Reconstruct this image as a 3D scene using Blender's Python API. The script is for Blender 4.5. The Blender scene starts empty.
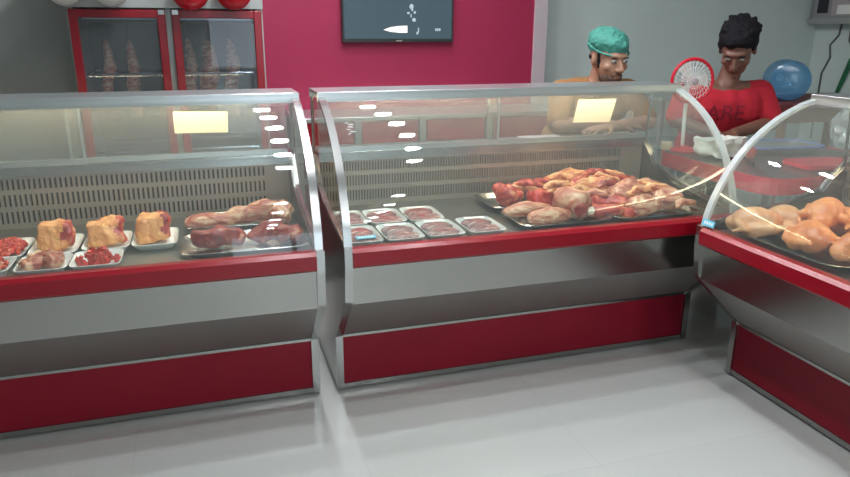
import bpy, bmesh, math, random
from mathutils import Vector, Matrix, noise, Euler
C = bpy.context.scene.collection
PI = math.pi
def R(d): return math.radians(d)

# ------------------------------------------------------------------ materials
def mat(name, col, rough=.5, metal=0., spec=.5, bump=0., bscale=40., var=0., vscale=8., emis=None, estr=0., coat=0., stretch=None, sss=0.):
    m = bpy.data.materials.new(name); m.use_nodes = True
    nt = m.node_tree; b = nt.nodes['Principled BSDF']
    b.inputs['Base Color'].default_value = (*col, 1); b.inputs['Roughness'].default_value = rough
    b.inputs['Metallic'].default_value = metal; b.inputs['Specular IOR Level'].default_value = spec
    b.inputs['Coat Weight'].default_value = coat
    if sss: b.inputs['Subsurface Weight'].default_value = sss; b.inputs['Subsurface Scale'].default_value = .01
    if emis: b.inputs['Emission Color'].default_value = (*emis, 1); b.inputs['Emission Strength'].default_value = estr
    tc = nt.nodes.new('ShaderNodeTexCoord'); mp = nt.nodes.new('ShaderNodeMapping'); nt.links.new(tc.outputs['Object'], mp.inputs[0])
    if stretch: mp.inputs['Scale'].default_value = stretch
    if bump:
        n = nt.nodes.new('ShaderNodeTexNoise'); n.inputs['Scale'].default_value = bscale; nt.links.new(mp.outputs[0], n.inputs['Vector'])
        bp = nt.nodes.new('ShaderNodeBump'); bp.inputs['Strength'].default_value = bump; bp.inputs['Distance'].default_value = .02
        nt.links.new(n.outputs[0], bp.inputs['Height']); nt.links.new(bp.outputs[0], b.inputs['Normal'])
    if var:
        n = nt.nodes.new('ShaderNodeTexNoise'); n.inputs['Scale'].default_value = vscale; n.inputs['Detail'].default_value = 4
        nt.links.new(mp.outputs[0], n.inputs['Vector'])
        r = nt.nodes.new('ShaderNodeValToRGB')
        r.color_ramp.elements[0].position = .3; r.color_ramp.elements[1].position = .7
        r.color_ramp.elements[0].color = (*[c*(1-var) for c in col], 1); r.color_ramp.elements[1].color = (*[min(1, c*(1+var)) for c in col], 1)
        nt.links.new(n.outputs[0], r.inputs[0]); nt.links.new(r.outputs[0], b.inputs['Base Color'])
    return m

def meat_mat(name, cols, scale=14., dist=1.5, rough=.35, stretch=(1,1,1), bump=.4):
    m = bpy.data.materials.new(name); m.use_nodes = True
    nt = m.node_tree; b = nt.nodes['Principled BSDF']
    tc = nt.nodes.new('ShaderNodeTexCoord'); mp = nt.nodes.new('ShaderNodeMapping'); nt.links.new(tc.outputs['Object'], mp.inputs[0])
    mp.inputs['Scale'].default_value = stretch
    n = nt.nodes.new('ShaderNodeTexNoise'); n.inputs['Scale'].default_value = scale; n.inputs['Detail'].default_value = 5; n.inputs['Distortion'].default_value = dist
    nt.links.new(mp.outputs[0], n.inputs['Vector'])
    r = nt.nodes.new('ShaderNodeValToRGB'); k = len(cols)
    for i, c in enumerate(cols):
        pos = .32+.36*i/(k-1)
        if i == 0: e = r.color_ramp.elements[0]; e.position = pos
        elif i == k-1: e = r.color_ramp.elements[-1]; e.position = pos
        else: e = r.color_ramp.elements.new(pos)
        e.color = (*c, 1)
    nt.links.new(n.outputs[0], r.inputs[0]); nt.links.new(r.outputs[0], b.inputs['Base Color'])
    b.inputs['Roughness'].default_value = rough; b.inputs['Subsurface Weight'].default_value = .0
    bp = nt.nodes.new('ShaderNodeBump'); bp.inputs['Strength'].default_value = bump; bp.inputs['Distance'].default_value = .01
    n2 = nt.nodes.new('ShaderNodeTexNoise'); n2.inputs['Scale'].default_value = 60; nt.links.new(mp.outputs[0], n2.inputs['Vector'])
    nt.links.new(n2.outputs[0], bp.inputs['Height']); nt.links.new(bp.outputs[0], b.inputs['Normal'])
    return m

def glass_mat(name, tint=(.95,.98,.97), base=.05, edge=.75, rough=.0, haze=.03, hazecol=(.8,.85,.85)):
    m = bpy.data.materials.new(name); m.use_nodes = True
    nt = m.node_tree; nt.nodes.clear(); L = nt.links.new
    out = nt.nodes.new('ShaderNodeOutputMaterial')
    tr = nt.nodes.new('ShaderNodeBsdfTransparent'); tr.inputs[0].default_value = (*tint, 1)
    gl = nt.nodes.new('ShaderNodeBsdfGlossy'); gl.inputs['Roughness'].default_value = rough
    df = nt.nodes.new('ShaderNodeBsdfDiffuse'); df.inputs[0].default_value = (*hazecol, 1)
    lw = nt.nodes.new('ShaderNodeLayerWeight'); lw.inputs[0].default_value = .5
    p = nt.nodes.new('ShaderNodeMath'); p.operation = 'POWER'; p.inputs[1].default_value = 3.5; L(lw.outputs['Facing'], p.inputs[0])
    q = nt.nodes.new('ShaderNodeMath'); q.operation = 'MULTIPLY_ADD'; q.inputs[1].default_value = edge; q.inputs[2].default_value = base; L(p.outputs[0], q.inputs[0])
    m1 = nt.nodes.new('ShaderNodeMixShader'); m1.inputs[0].default_value = haze; L(tr.outputs[0], m1.inputs[1]); L(df.outputs[0], m1.inputs[2])
    m2 = nt.nodes.new('ShaderNodeMixShader'); L(q.outputs[0], m2.inputs[0]); L(m1.outputs[0], m2.inputs[1]); L(gl.outputs[0], m2.inputs[2])
    L(m2.outputs[0], out.inputs[0]); return m

M = {}
M['steel'] = mat('brushed steel', (.40,.40,.385), .22, 1, bump=.05, bscale=2.4, stretch=(1.6,1,.5))
M['steel_dull'] = mat('dull steel', (.42,.375,.315), .45, .7, bump=.03, bscale=3)
M['steel_deck'] = mat('deck steel', (.30,.295,.27), .33, .9)
M['worktop'] = mat('scuffed worktop', (.16,.16,.15), .6, .3)
M['steel_under'] = mat('matt steel', (.33,.32,.30), .48, .8)
M['chrome'] = mat('polished trim', (.46,.465,.46), .2, 1)
M['shelf'] = mat('satin aluminium', (.60,.63,.64), .30, .9)
M['red'] = mat('red laminate', (.22,.0025,.016), .45, spec=.3, var=.06, vscale=3)
M['bumper'] = mat('red bumper', (.25,.0025,.012), .28)
M['redwall'] = mat('crimson painted wall', (.27,.006,.046), .62, var=.05, vscale=2.0)
M['wall'] = mat('pale painted wall', (.58,.66,.635), .7, var=.02, vscale=2)
M['wall_grey'] = mat('grey painted wall', (.34,.35,.33), .7, var=.03, vscale=2)
M['ceil'] = mat('white ceiling', (.72,.74,.74), .8)
M['trim'] = mat('mauve grey trim', (.42,.36,.38), .6)
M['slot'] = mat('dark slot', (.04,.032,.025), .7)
M['black'] = mat('black plastic', (.02,.02,.022), .4)
M['foam'] = mat('white foam', (.80,.79,.76), .55)
M['paper'] = mat('cream paper', (.86,.80,.64), .7)
M['plastic_white'] = mat('white plastic bag', (.75,.76,.70), .4, bump=.6, bscale=12)
M['glass'] = glass_mat('clear glass', base=.04, edge=.65)
M['glass_end'] = glass_mat('clear end glass', base=.03, edge=.35, haze=.05)
M['glass_rear'] = glass_mat('sliding door glass', base=.04, edge=.5, haze=.10, hazecol=(.6,.6,.58))
M['glass_fridge'] = glass_mat('fridge door glass', tint=(.8,.84,.88), base=.035, edge=.3, haze=.05)
M['film'] = glass_mat('cling film', base=.05, edge=.5, rough=.12, haze=.08, hazecol=(.85,.85,.88))
M['edge'] = glass_mat('frosted edge strip', tint=(.85,.9,.9), base=.10, edge=.3, rough=.25, haze=.55, hazecol=(.75,.80,.80))
M['bag'] = glass_mat('clear plastic', base=.08, edge=.5, rough=.2, haze=.35, hazecol=(.7,.75,.75))
M['bottle'] = glass_mat('blue bottle plastic', tint=(.45,.68,.86), base=.08, edge=.5, rough=.1, haze=.32, hazecol=(.16,.42,.66))
M['lamp'] = mat('lamp disc', (1,1,1), .5, emis=(.93,.97,1.), estr=240)
M['tube'] = mat('warm lamp tube', (1,1,1), .5, emis=(1,.80,.53), estr=21)
M['skin1'] = mat('tan skin', (.36,.19,.125), .5, var=.08, vscale=20)
M['skin2'] = mat('brown skin', (.19,.085,.058), .45, var=.08, vscale=20)
M['hair'] = mat('black hair', (.010,.009,.012), .75, spec=.2, bump=.6, bscale=50)
M['beard'] = mat('dark stubble', (.10,.055,.042), .8, var=.3, vscale=80)
M['cap'] = mat('green mesh cap', (.045,.235,.185), .7, bump=.8, bscale=35, var=.25, vscale=30)
M['shirt1'] = mat('mustard brown cloth', (.27,.125,.04), .85, bump=.3, bscale=12, var=.1)
M['collar'] = mat('grey inner collar', (.35,.36,.33), .8)
M['shirt2'] = mat('red cotton', (.50,.012,.030), .85, bump=.4, bscale=10, var=.12)
M['print'] = mat('dark faded print', (.24,.010,.025), .9)
M['trousers'] = mat('dark trousers', (.03,.03,.04), .9)
M['eye'] = mat('eye white', (.30,.27,.25), .3)
M['screen'] = mat('dark screen', (.012,.018,.022), .18, emis=(.055,.09,.11), estr=.75)
M['screen_white'] = mat('screen highlight', (.1,.1,.1), .3, emis=(1,.93,.9), estr=1.0)
M['screen_dim'] = mat('screen figure', (.1,.1,.1), .3, emis=(.5,.65,.75), estr=.6)
M['wood'] = mat('brown wood', (.28,.12,.055), .5, var=.25, vscale=10, stretch=(1,1,6))
M['wood_red'] = mat('dark red board', (.20,.03,.03), .5, var=.2)
M['redplastic'] = mat('red plastic', (.60,.008,.030), .3)
M['balloon_red'] = mat('red balloon', (.60,.006,.02), .18, coat=.5)
M['balloon_white'] = mat('white balloon', (.70,.71,.69), .2, coat=.5)
M['fridge_dark'] = mat('dark fridge lining', (.03,.034,.042), .5)
M['fridge_grey'] = mat('grey fridge header', (.36,.37,.36), .4, .3)
M['green'] = mat('green sleeve', (.01,.12,.05), .5)
M['cable'] = mat('grey cable', (.10,.11,.10), .6)
M['panel_grey'] = mat('grey enamel', (.30,.28,.29), .5)
M['blue'] = mat('light blue sticker', (.10,.48,.68), .5)
M['bluedark'] = mat('blue plastic rim', (.10,.16,.45), .4)
M['beige'] = mat('cream block', (.70,.62,.42), .6)
M['meat_red'] = meat_mat('red meat', [(.24,.012,.010),(.44,.03,.02),(.62,.12,.06),(.84,.46,.24)], 16)
M['meat_deep'] = meat_mat('deep red meat', [(.11,.008,.010),(.24,.02,.02),(.36,.05,.035),(.66,.36,.24)], 12)
M['meat_bright'] = meat_mat('bright red meat', [(.38,.015,.012),(.56,.035,.022),(.72,.14,.08)], 18, 2.)
M['meat_mix'] = meat_mat('marbled meat', [(.24,.03,.025),(.40,.10,.06),(.60,.33,.20),(.74,.52,.33)], 8, 2.)
M['carcass'] = meat_mat('fat covered meat', [(.42,.05,.025),(.62,.20,.09),(.82,.46,.20),(.90,.64,.36)], 12, 2.5, stretch=(.45,1.5,1.5), bump=.8)
M['carcass_dull'] = meat_mat('pinkish carcass meat', [(.28,.04,.03),(.50,.16,.10),(.68,.36,.22),(.80,.56,.38)], 13, 2.5, stretch=(.5,1.5,1.5), bump=.8)
M['fat'] = meat_mat('tan fat', [(.62,.20,.06),(.80,.36,.12),(.86,.50,.22)], 12, bump=.9)
M['bone'] = mat('bone white', (.78,.68,.55), .5)
M['chicken'] = meat_mat('chicken skin', [(.62,.16,.05),(.78,.29,.10),(.84,.42,.18)], 5, 1., bump=.25)
M['chicken_pale'] = meat_mat('pale chicken skin', [(.55,.24,.11),(.70,.37,.18),(.78,.50,.28)], 5, 1., bump=.25)
M['slice'] = meat_mat('sliced packed meat', [(.07,.012,.018),(.20,.04,.045),(.34,.13,.12),(.80,.72,.66)], 12, 3., stretch=(.6,2.2,1))
M['slice2'] = meat_mat('sliced red packed meat', [(.14,.010,.018),(.28,.03,.035),(.40,.09,.075),(.80,.68,.6)], 11, 3., stretch=(.6,2.,1))

def floor_mat():
    m = bpy.data.materials.new('glossy floor tile'); m.use_nodes = True
    nt = m.node_tree; b = nt.nodes['Principled BSDF']; L = nt.links.new
    tc = nt.nodes.new('ShaderNodeTexCoord'); br = nt.nodes.new('ShaderNodeTexBrick')
    br.offset = 0; br.inputs['Scale'].default_value = 1; br.inputs['Brick Width'].default_value = .8; br.inputs['Row Height'].default_value = .8
    br.inputs['Mortar Size'].default_value = .0016; br.inputs['Mortar Smooth'].default_value = .1
    br.inputs['Color1'].default_value = (.47,.48,.46,1); br.inputs['Color2'].default_value = (.455,.465,.45,1); br.inputs['Mortar'].default_value = (.42,.425,.41,1)
    L(tc.outputs['Object'], br.inputs['Vector']); L(br.outputs[0], b.inputs['Base Color'])
    b.inputs['Roughness'].default_value = .09; b.inputs['Specular IOR Level'].default_value = .62
    return m
M['floor'] = floor_mat()

# ------------------------------------------------------------------ mesh helpers
def link(name, bm, m, parent=None, loc=(0,0,0), rot=(0,0,0), smooth=True, recalc=True):
    if recalc: bmesh.ops.recalc_face_normals(bm, faces=bm.faces)
    me = bpy.data.meshes.new(name); bm.to_mesh(me); bm.free()
    for mm in (m if isinstance(m, (list, tuple)) else [m]): me.materials.append(M[mm])
    if smooth:
        for p in me.polygons: p.use_smooth = True
        try: me.set_sharp_from_angle(angle=R(40))
        except Exception: pass
    o = bpy.data.objects.new(name, me); C.objects.link(o); o.location = loc; o.rotation_euler = rot
    if parent: o.parent = parent
    return o
def tag(o, label=None, cat=None, group=None, kind=None):
    if label: o['label'] = label
    if cat: o['category'] = cat
    if group: o['group'] = group
    if kind: o['kind'] = kind
    return o
def thing(name, label, cat, loc=(0,0,0), rz=0, group=None):
    o = bpy.data.objects.new(name, None); C.objects.link(o); o.location = loc; o.rotation_euler = (0,0,rz); o.empty_display_size = .05
    return tag(o, label, cat, group)
def struct(name, bm, m, **k): return tag(link(name, bm, m, **k), kind='structure')
def box(bm, x0, x1, y0, y1, z0, z1, bev=0, mi=0):
    vs = [bm.verts.new((x, y, z)) for z in (z0, z1) for y in (y0, y1) for x in (x0, x1)]
    fs = [bm.faces.new([vs[i] for i in f]) for f in ((0,2,3,1),(4,5,7,6),(0,1,5,4),(2,6,7,3),(0,4,6,2),(1,3,7,5))]
    for f in fs: f.material_index = mi
    if bev:
        es = list({e for f in fs for e in f.edges})
        bmesh.ops.bevel(bm, geom=es, offset=bev, segments=2, affect='EDGES', profile=.5)
    return vs
def BX(*a, **k):
    bm = bmesh.new(); box(bm, *a, **k); return bm
def prism(bm, prof, x0, x1, mi=0):
    """profile of (y,z) points extruded along x"""
    a = [bm.verts.new((x0, y, z)) for y, z in prof]; b = [bm.verts.new((x1, y, z)) for y, z in prof]; n = len(prof)
    fs = [bm.faces.new(a), bm.faces.new(b[::-1])]
    for i in range(n): fs.append(bm.faces.new((a[i], b[i], b[(i+1) % n], a[(i+1) % n])))
    for f in fs: f.material_index = mi
def PR(prof, x0, x1):
    bm = bmesh.new(); prism(bm, prof, x0, x1); return bm
def sheet(prof, x0, x1, t):
    """open profile thickened by t and extruded"""
    n = len(prof); off = []
    for i in range(n):
        a = Vector(prof[max(0, i-1)]); b = Vector(prof[min(n-1, i+1)]); d = (b-a).normalized(); off.append((prof[i][0]+d.y*t, prof[i][1]-d.x*t))
    bm = bmesh.new()
    A = [[bm.verts.new((x, y, z)) for y, z in P] for x in (x0, x1) for P in (prof, off)]
    for i in range(n-1):
        bm.faces.new((A[0][i], A[0][i+1], A[2][i+1], A[2][i])); bm.faces.new((A[1][i], A[3][i], A[3][i+1], A[1][i+1]))
        bm.faces.new((A[0][i], A[1][i], A[1][i+1], A[0][i+1])); bm.faces.new((A[2][i], A[2][i+1], A[3][i+1], A[3][i]))
    for i in (0, n-1): bm.faces.new((A[0][i], A[2][i], A[3][i], A[1][i]))
    return bm
def tube(bm, pts, rad, seg=10, mi=0, cap=True, flat=1., roundcap=False):
    pts = [Vector(p) for p in pts]; rs = rad if isinstance(rad, (list, tuple)) else [rad]*len(pts)
    rings = []; up = None
    for i, p in enumerate(pts):
        d = (pts[min(i+1, len(pts)-1)]-pts[max(i-1, 0)]).normalized()
        if up is None: up = Vector((0,0,1)) if abs(d.z) < .9 else Vector((1,0,0))
        s = d.cross(up).normalized(); u2 = s.cross(d).normalized(); up = u2
        rings.append([bm.verts.new(p+s*math.cos(2*PI*k/seg)*rs[i]+u2*math.sin(2*PI*k/seg)*rs[i]*flat) for k in range(seg)])
    for a, b in zip(rings, rings[1:]):
        for k in range(seg): bm.faces.new((a[k], a[(k+1) % seg], b[(k+1) % seg], b[k])).material_index = mi
    if cap:
        bm.faces.new(rings[0][::-1]).material_index = mi; bm.faces.new(rings[-1]).material_index = mi
def TB(pts, rad, **k):
    bm = bmesh.new(); tube(bm, pts, rad, **k); return bm
def lathe(bm, prof, seg=24, mi=0, axis='z'):
    """prof of (r,h)"""
    rings = []
    for r, h in prof:
        rings.append([bm.verts.new((r*math.cos(2*PI*k/seg), r*math.sin(2*PI*k/seg), h)) for k in range(seg)])
    for a, b in zip(rings, rings[1:]):
        for k in range(seg): bm.faces.new((a[k], a[(k+1) % seg], b[(k+1) % seg], b[k])).material_index = mi
    if prof[0][0] > 1e-4: bm.faces.new(rings[0][::-1]).material_index = mi
    if prof[-1][0] > 1e-4: bm.faces.new(rings[-1]).material_index = mi
def ell(bm, c, r, rot=None, sub=3):
    g = bmesh.ops.create_icosphere(bm, subdivisions=sub, radius=1)
    m = Matrix.Translation(Vector(c)) @ (rot.to_matrix().to_4x4() if rot else Matrix()) @ Matrix.Diagonal((*(r if isinstance(r, (tuple, list)) else (r,)*3), 1))
    bmesh.ops.transform(bm, matrix=m, verts=g['verts']); return g['verts']
def caps(bm, a, b, ra, rb, seg=16):
    """tapered capsule between two points"""
    a, b = Vector(a), Vector(b); d = (b-a).normalized(); pts, rs = [], []
    for t in (0, 20, 45, 70, 90): pts.append(a-d*ra*math.cos(R(t))); rs.append(max(ra*math.sin(R(t)), ra*.02))
    for t in (90, 70, 45, 20, 0): pts.append(b+d*rb*math.cos(R(t))); rs.append(max(rb*math.sin(R(t)), rb*.02))
    tube(bm, pts, rs, seg=seg)
def lump(bm, seed, amp, freq, verts=None):
    off = Vector((seed*3.7, seed*1.3, seed*2.1)); bm.normal_update()
    for v in (verts or bm.verts):
        n = noise.noise(v.co*freq+off)+.5*noise.noise(v.co*freq*2.3+off)
        v.co += v.normal*n*amp
def blobtube(pts, rs, seed, amp=.012, freq=16, flat=1., res=20, settle=True):
    """organic lump swept along a path"""
    pts = [Vector(p) for p in pts]; P, Q = [], []
    n = len(pts)
    for i in range(res+1):
        t = i/res*(n-1); k = min(int(t), n-2); f = t-k
        p0, p1, p2, p3 = pts[max(k-1, 0)], pts[k], pts[k+1], pts[min(k+2, n-1)]
        P.append(.5*((2*p1)+(p2-p0)*f+(2*p0-5*p1+4*p2-p3)*f*f+(3*p1-p0-3*p2+p3)*f**3))
        r = rs[k]*(1-f)+rs[k+1]*f
        e = min(i, res-i)/res*5
        Q.append(r*(math.sqrt(max(0., 1-(1-min(e, 1))**2))*.97+.03))
    bm = bmesh.new(); tube(bm, P, Q, seg=20, flat=flat); lump(bm, seed, amp, freq); return bm

def settle(bm, z=0.):
    lo = min(v.co.z for v in bm.verts)
    for v in bm.verts: v.co.z += z-lo
    return bm

# ------------------------------------------------------------------ setting
XL, XR, YF, YB, ZC = -3.2, 4.55, -6.4, 2.2, 3.0
struct('floor', BX(XL-.1, XR+.1, YF-.1, YB+.3, -.1, 0), 'floor', smooth=False)
struct('ceiling', BX(XL-.1, XR+.1, YF-.1, YB+.3, ZC, ZC+.1), 'ceil', smooth=False)
struct('wall_back', BX(1.865, XR+.1, YB, YB+.1, 0, ZC), 'wall', smooth=False)
struct('wall_red', BX(-.075, 1.775, 1.9, YB+.1, 0, ZC), 'redwall', smooth=False)
struct('wall_back_left', BX(XL-.1, -.075, 1.9, YB+.1, 0, ZC), 'wall_grey', smooth=False)
struct('trim_1', BX(1.775, 1.865, 1.875, YB+.1, 0, ZC), 'trim', smooth=False)
struct('wall_left', BX(XL-.1, XL, YF, 1.9, 0, ZC), 'wall_grey', smooth=False)
struct('wall_right', BX(XR, XR+.1, YF, YB, 0, ZC), 'wall', smooth=False)
struct('wall_front_left', BX(XL-.1, -.3, YF-.1, YF, 0, ZC), 'wall', smooth=False)
struct('wall_front_right', BX(1.3, XR+.1, YF-.1, YF, 0, ZC), 'wall', smooth=False)
struct('wall_front_top', BX(-.3, 1.3, YF-.1, YF, 2.4, ZC), 'wall', smooth=False)
bm = bmesh.new()
for x in (-.3, .47, 1.24): box(bm, x, x+.06, YF-.08, YF-.02, .0, 2.4)
box(bm, -.3, 1.3, YF-.08, YF-.02, 0, .08); box(bm, -.3, 1.3, YF-.08, YF-.02, 2.34, 2.4)
struct('window_1', bm, 'shelf', smooth=False)

# ceiling downlights, two rows
bm = bmesh.new(); lathe(bm, [(.062,-.004),(.062,-.012),(.082,-.014),(.086,-.006),(.086,0)], 24)
b2 = bmesh.new(); lathe(b2, [(.0001,-.008),(.044,-.008),(.061,-.003)], 24)
rim0 = lens0 = None
first = None
for r, ux in enumerate((-.05, .72)):
    for k, y in enumerate((1.60,1.10,.60,.10,-.40,-.90,-2.7,-3.45,-4.2,-4.95,-5.7)):
        ux2 = ux-(.035,.09)[r]*(y-1.6)
        t = thing('ceiling_downlight', 'round recessed downlight in the %s row along the ceiling' % ('left','right')[r], 'ceiling light', (ux2, y, ZC), 0, '%s row of ceiling downlights' % ('left','right')[r])
        if rim0 is None:
            rim0 = link('trim_ring', bm, 'shelf', t); lens0 = link('light_disc', b2, 'lamp', t)
        else:
            for s in (rim0, lens0):
                c = s.copy(); C.objects.link(c); c.parent = t

# ------------------------------------------------------------------ display cases
L = 1.765
GP = [(-.232,.716),(-.226,.76),(-.208,.82),(-.182,.88),(-.150,.94),(-.108,1.0),(-.058,1.055),(.0,1.105),(.062,1.147),(.125,1.180),(.19,1.207),(.262,1.228)]
OUT = [(.475,.945),(.40,.875),(.36,.83),(.20,.785),(0,.748),(-.20,.722)]      # top edge of the solid end panel
def make_case(name, label, loc, rz, pitch, edge_left, edge_right, steel_back=.16):
    t = thing(name, label, 'display case', loc, rz)
    # solid ends
    body = [(.0,.012),(.0,.256),(-.236,.50),(-.250,.64),(-.250,.716),(-.205,.722)]+OUT[::-1][1:]+[(.64,.955),(.64,.012)]
    for x0 in (0, L-.026):
        e = link('end_panel', PR(body, x0, x0+.026), 'steel', t, smooth=False)
        # polished strip on the front edge of the end panel
        s = .004
        strip = [(.02,.012),(-.004,.012),(-.004,.258),(-.241,.503),(-.256,.64),(-.256,.722),(-.20,.722),(-.20,.70),(-.235,.69),(-.235,.64),(-.215,.505),(.02,.262)]
        link('edge_strip', PR(strip, x0-.002, x0+.028), 'chrome', e, smooth=False)
    a, b = .028, L-.028
    link('upper_fascia', PR([(-.232,.49),(-.243,.645),(-.20,.645),(-.20,.49)], a, b), 'steel', t, smooth=False)
    link('lower_fascia', PR([(.006,.262),(-.232,.49),(-.20,.49),(.03,.262)], a, b), 'steel_under', t, smooth=False)
    bm = bmesh.new(); prism(bm, [(-.246,.640),(-.262,.652),(-.262,.704),(-.248,.717),(-.212,.717),(-.212,.640)], a, b)
    link('red_bumper', bm, 'bumper', t, smooth=False)
    link('kick_panel', BX(a+.0, b-.0, .008, .022, .034, .250), 'red', t, smooth=False)
    bm = bmesh.new(); box(bm, a, b, .0, .02, .012, .034); box(bm, a, b, .002, .022, .250, .262)
    link('kick_frame', bm, 'steel', t, smooth=False)
    link('display_deck', BX(a, b, -.210, .475, .690, .700), 'steel_deck', t, smooth=False)
    # louvred back wall of the well: dark recess behind rails and thin upright bars
    bm = bmesh.new(); xs = L-steel_back
    yb = .47
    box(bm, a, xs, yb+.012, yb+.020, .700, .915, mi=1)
    box(bm, xs, b, yb-.002, yb+.012, .700, .915)
    rows = [(.722,.772),(.792,.842),(.862,.905)]; z = .700
    for z0, z1 in rows:
        box(bm, a, xs, yb, yb+.012, z, z0); z = z1
        n = int((xs-a)/pitch)
        for k in range(n+1):
            x = a+k*pitch; box(bm, x, min(x+pitch*.58, xs), yb, yb+.010, z0, z1)
    box(bm, a, xs, yb, yb+.012, z, .915)
    link('louvred_back', bm, ['steel_dull', 'slot'], t, smooth=False)
    bm = bmesh.new(); box(bm, a, b, .452, .462, .943, .957, bev=.002); box(bm, a, b, .462, .64, .945, .956, mi=1); box(bm, a, b, .458, .482, .915, .945)
    link('rear_worktop', bm, ['chrome','worktop'], t, smooth=False)
    link('rear_cabinet', BX(a, b, .49, .635, .03, .945), 'steel_dull', t, smooth=False)
    link('cabinet_floor', BX(a, b, .03, .60, .02, .05), 'steel_dull', t, smooth=False)
    # top shelf with fascia and warm lamp under it
    bm = bmesh.new(); box(bm, -.002, L+.002, .236, .475, 1.232, 1.246, bev=.003); box(bm, -.002, L+.002, .236, .252, 1.205, 1.238, bev=.002); box(bm, 0, L, .463, .475, 1.205, 1.235)
    link('top_shelf', bm, 'shelf', t, smooth=False)
    f = link('lamp_fitting', BX(.08, L-.08, .36, .40, 1.216, 1.232), 'foam', t, smooth=False)
    link('lamp_tube', TB([(.1,.38,1.205),(L-.1,.38,1.205)], .010), 'tube', f)
    g = link('front_glass', sheet(GP, .004, L-.004, .006), 'glass', t)
    for x0, x1, kind in ((.0,.03,edge_left),(L-.03,L,edge_right)):
        prof = [(y-.004, z+.003) for y, z in GP]
        link('glass_edge_strip', sheet(prof, x0, x1, .014), kind, g)
    for x0 in (.006, L-.012):
        bm = bmesh.new(); prism(bm, OUT[::-1]+[(.47,1.232)]+[(y+.008, z-.004) for y, z in GP[::-1]], x0, x0+.006)
        eg = link('end_glass', bm, 'glass_end', t, smooth=False)
        tr = OUT[1:]; link('sill_strip', sheet([(y, z+.004) for y, z in OUT], x0-.004, x0+.010, .008), 'chrome', eg, smooth=False)
        link('corner_post', TB([(x0+.003,.47,.945),(x0+.003,.455,1.21)], .007, seg=8), 'chrome', eg)
    # rear sliding glass doors
    for k, (x0, x1, y) in enumerate(((.03, L/2+.03, .463), (L/2-.03, L-.03, .475))):
        d = link('sliding_door', BX(x0, x1, y, y+.005, .975, 1.205), 'glass_rear', t, smooth=False)
        bm = bmesh.new(); box(bm, x0, x1, y-.003, y+.008, .957, .978)
        xx = x1-.010 if k == 0 else x0
        box(bm, xx, xx+.010, y-.003, y+.008, .978, 1.205)
        link('door_rail', bm, 'shelf', d, smooth=False)
    return t
make_case('display_case', 'steel display case at the left, running out of frame, with three upright meat slabs', (-.077-L,.004,0), 0, .0195, 'chrome', 'chrome', .13)
make_case('display_case', 'middle steel display case holding film-wrapped trays and a big heap of raw meat', (0,0,0), 0, .0135, 'chrome', 'edge')
make_case('display_case', 'right-hand steel display case turned towards the viewer and filled with whole chickens', (1.719,-.352,0), -PI/2, .0135, 'edge', 'chrome')

# notes and stickers on the curved glass (outside face)
def gpt(s):
    """point on glass profile at height z, slightly outside"""
    for (y0, z0), (y1, z1) in zip(GP, GP[1:]):
        if z0 <= s <= z1:
            f = (s-z0)/(z1-z0); n = Vector((-(z1-z0), y1-y0)).normalized(); return y0+(y1-y0)*f+n.x*.0035, s+n.y*.0035
def glass_note(name, label, cat, x0, x1, z0, z1, m='paper', n=8, shear=0):
    bm = bmesh.new(); rows = []
    for i in range(n+1):
        z = z0+(z1-z0)*i/n; y, zz = gpt(z)
        rows.append([bm.verts.new((x+shear*i/n, y, zz)) for x in (x0, x1)])
    for a, b in zip(rows, rows[1:]): bm.faces.new((a[0], a[1], b[1], b[0]))
    o = link(name, bm, m, recalc=False); so = o.modifiers.new('s', 'SOLIDIFY'); so.thickness = .0012; so.offset = 1
    return tag(o, label, cat)
def flat_note(label, pts, y):
    bm = bmesh.new(); a = [bm.verts.new((x, y, z)) for x, z in pts]; b = [bm.verts.new((x, y-.001, z)) for x, z in pts]
    bm.faces.new(a); bm.faces.new(b[::-1])
    for k in range(4): bm.faces.new((a[k], b[k], b[(k+1) % 4], a[(k+1) % 4]))
    return tag(link('paper_note', bm, 'paper', smooth=False), label, 'note')
flat_note('blank cream paper note stuck on the rear sliding glass of the left case', [(-.576,1.159),(-.354,1.152),(-.357,1.063),(-.576,1.067)], .4785)
flat_note('blank warm cream note on the middle case glass in front of the leaning man', [(1.344,1.160),(1.562,1.160),(1.532,1.042),(1.320,1.047)], .4745)
t = thing('round_sticker', 'small round white ringed sticker on the middle case rear glass right of the note', 'sticker', (1.650,.4745,1.077)); t.rotation_euler = (PI/2, 0, 0)
bm = bmesh.new(); lathe(bm, [(.016,0),(.016,.0012),(.021,.0012),(.021,0),(.016,0)], 28); link('ring', bm, 'foam', t)
bm = bmesh.new(); box(bm, -.002,.002,-.010,.010,0,.0012); box(bm, .001,.008,.006,.010,0,.0012); link('mark', bm, 'foam', t, rot=(0,0,.3), smooth=False)
ang = math.atan2(gpt(1.14)[1]-gpt(1.12)[1], gpt(1.14)[0]-gpt(1.12)[0])
y, z = gpt(1.12)
t = thing('price_sticker', 'faded whitish printed sticker near the left end of the middle case glass', 'sticker', (.085, y-.001, z)); t.rotation_euler = (ang, 0, 0)
bm = bmesh.new()
for k, (x, yy, w) in enumerate(((-.012,.03,.012),(0,.02,.02),(-.006,.006,.02),(-.014,-.008,.016),(-.002,-.022,.02),(-.012,-.034,.012))): box(bm, x, x+w, yy, yy+.006, 0, .0012)
link('print', bm, 'bag', t, smooth=False)
t = tag(link('blue_label', BX(0, .0015, -.035, .035, -.013, .013), 'blue', None, (1.474,-.405,.742), (0,0.25,0), smooth=False), 'small pale blue label on the lower left corner of the right-hand case glass', 'label')
bm = bmesh.new()
for k in range(4): box(bm, -.0008, 0, -.026+k*.014, -.018+k*.014, -.006, .006)
link('lettering', bm, 'foam', t, smooth=False)

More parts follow.
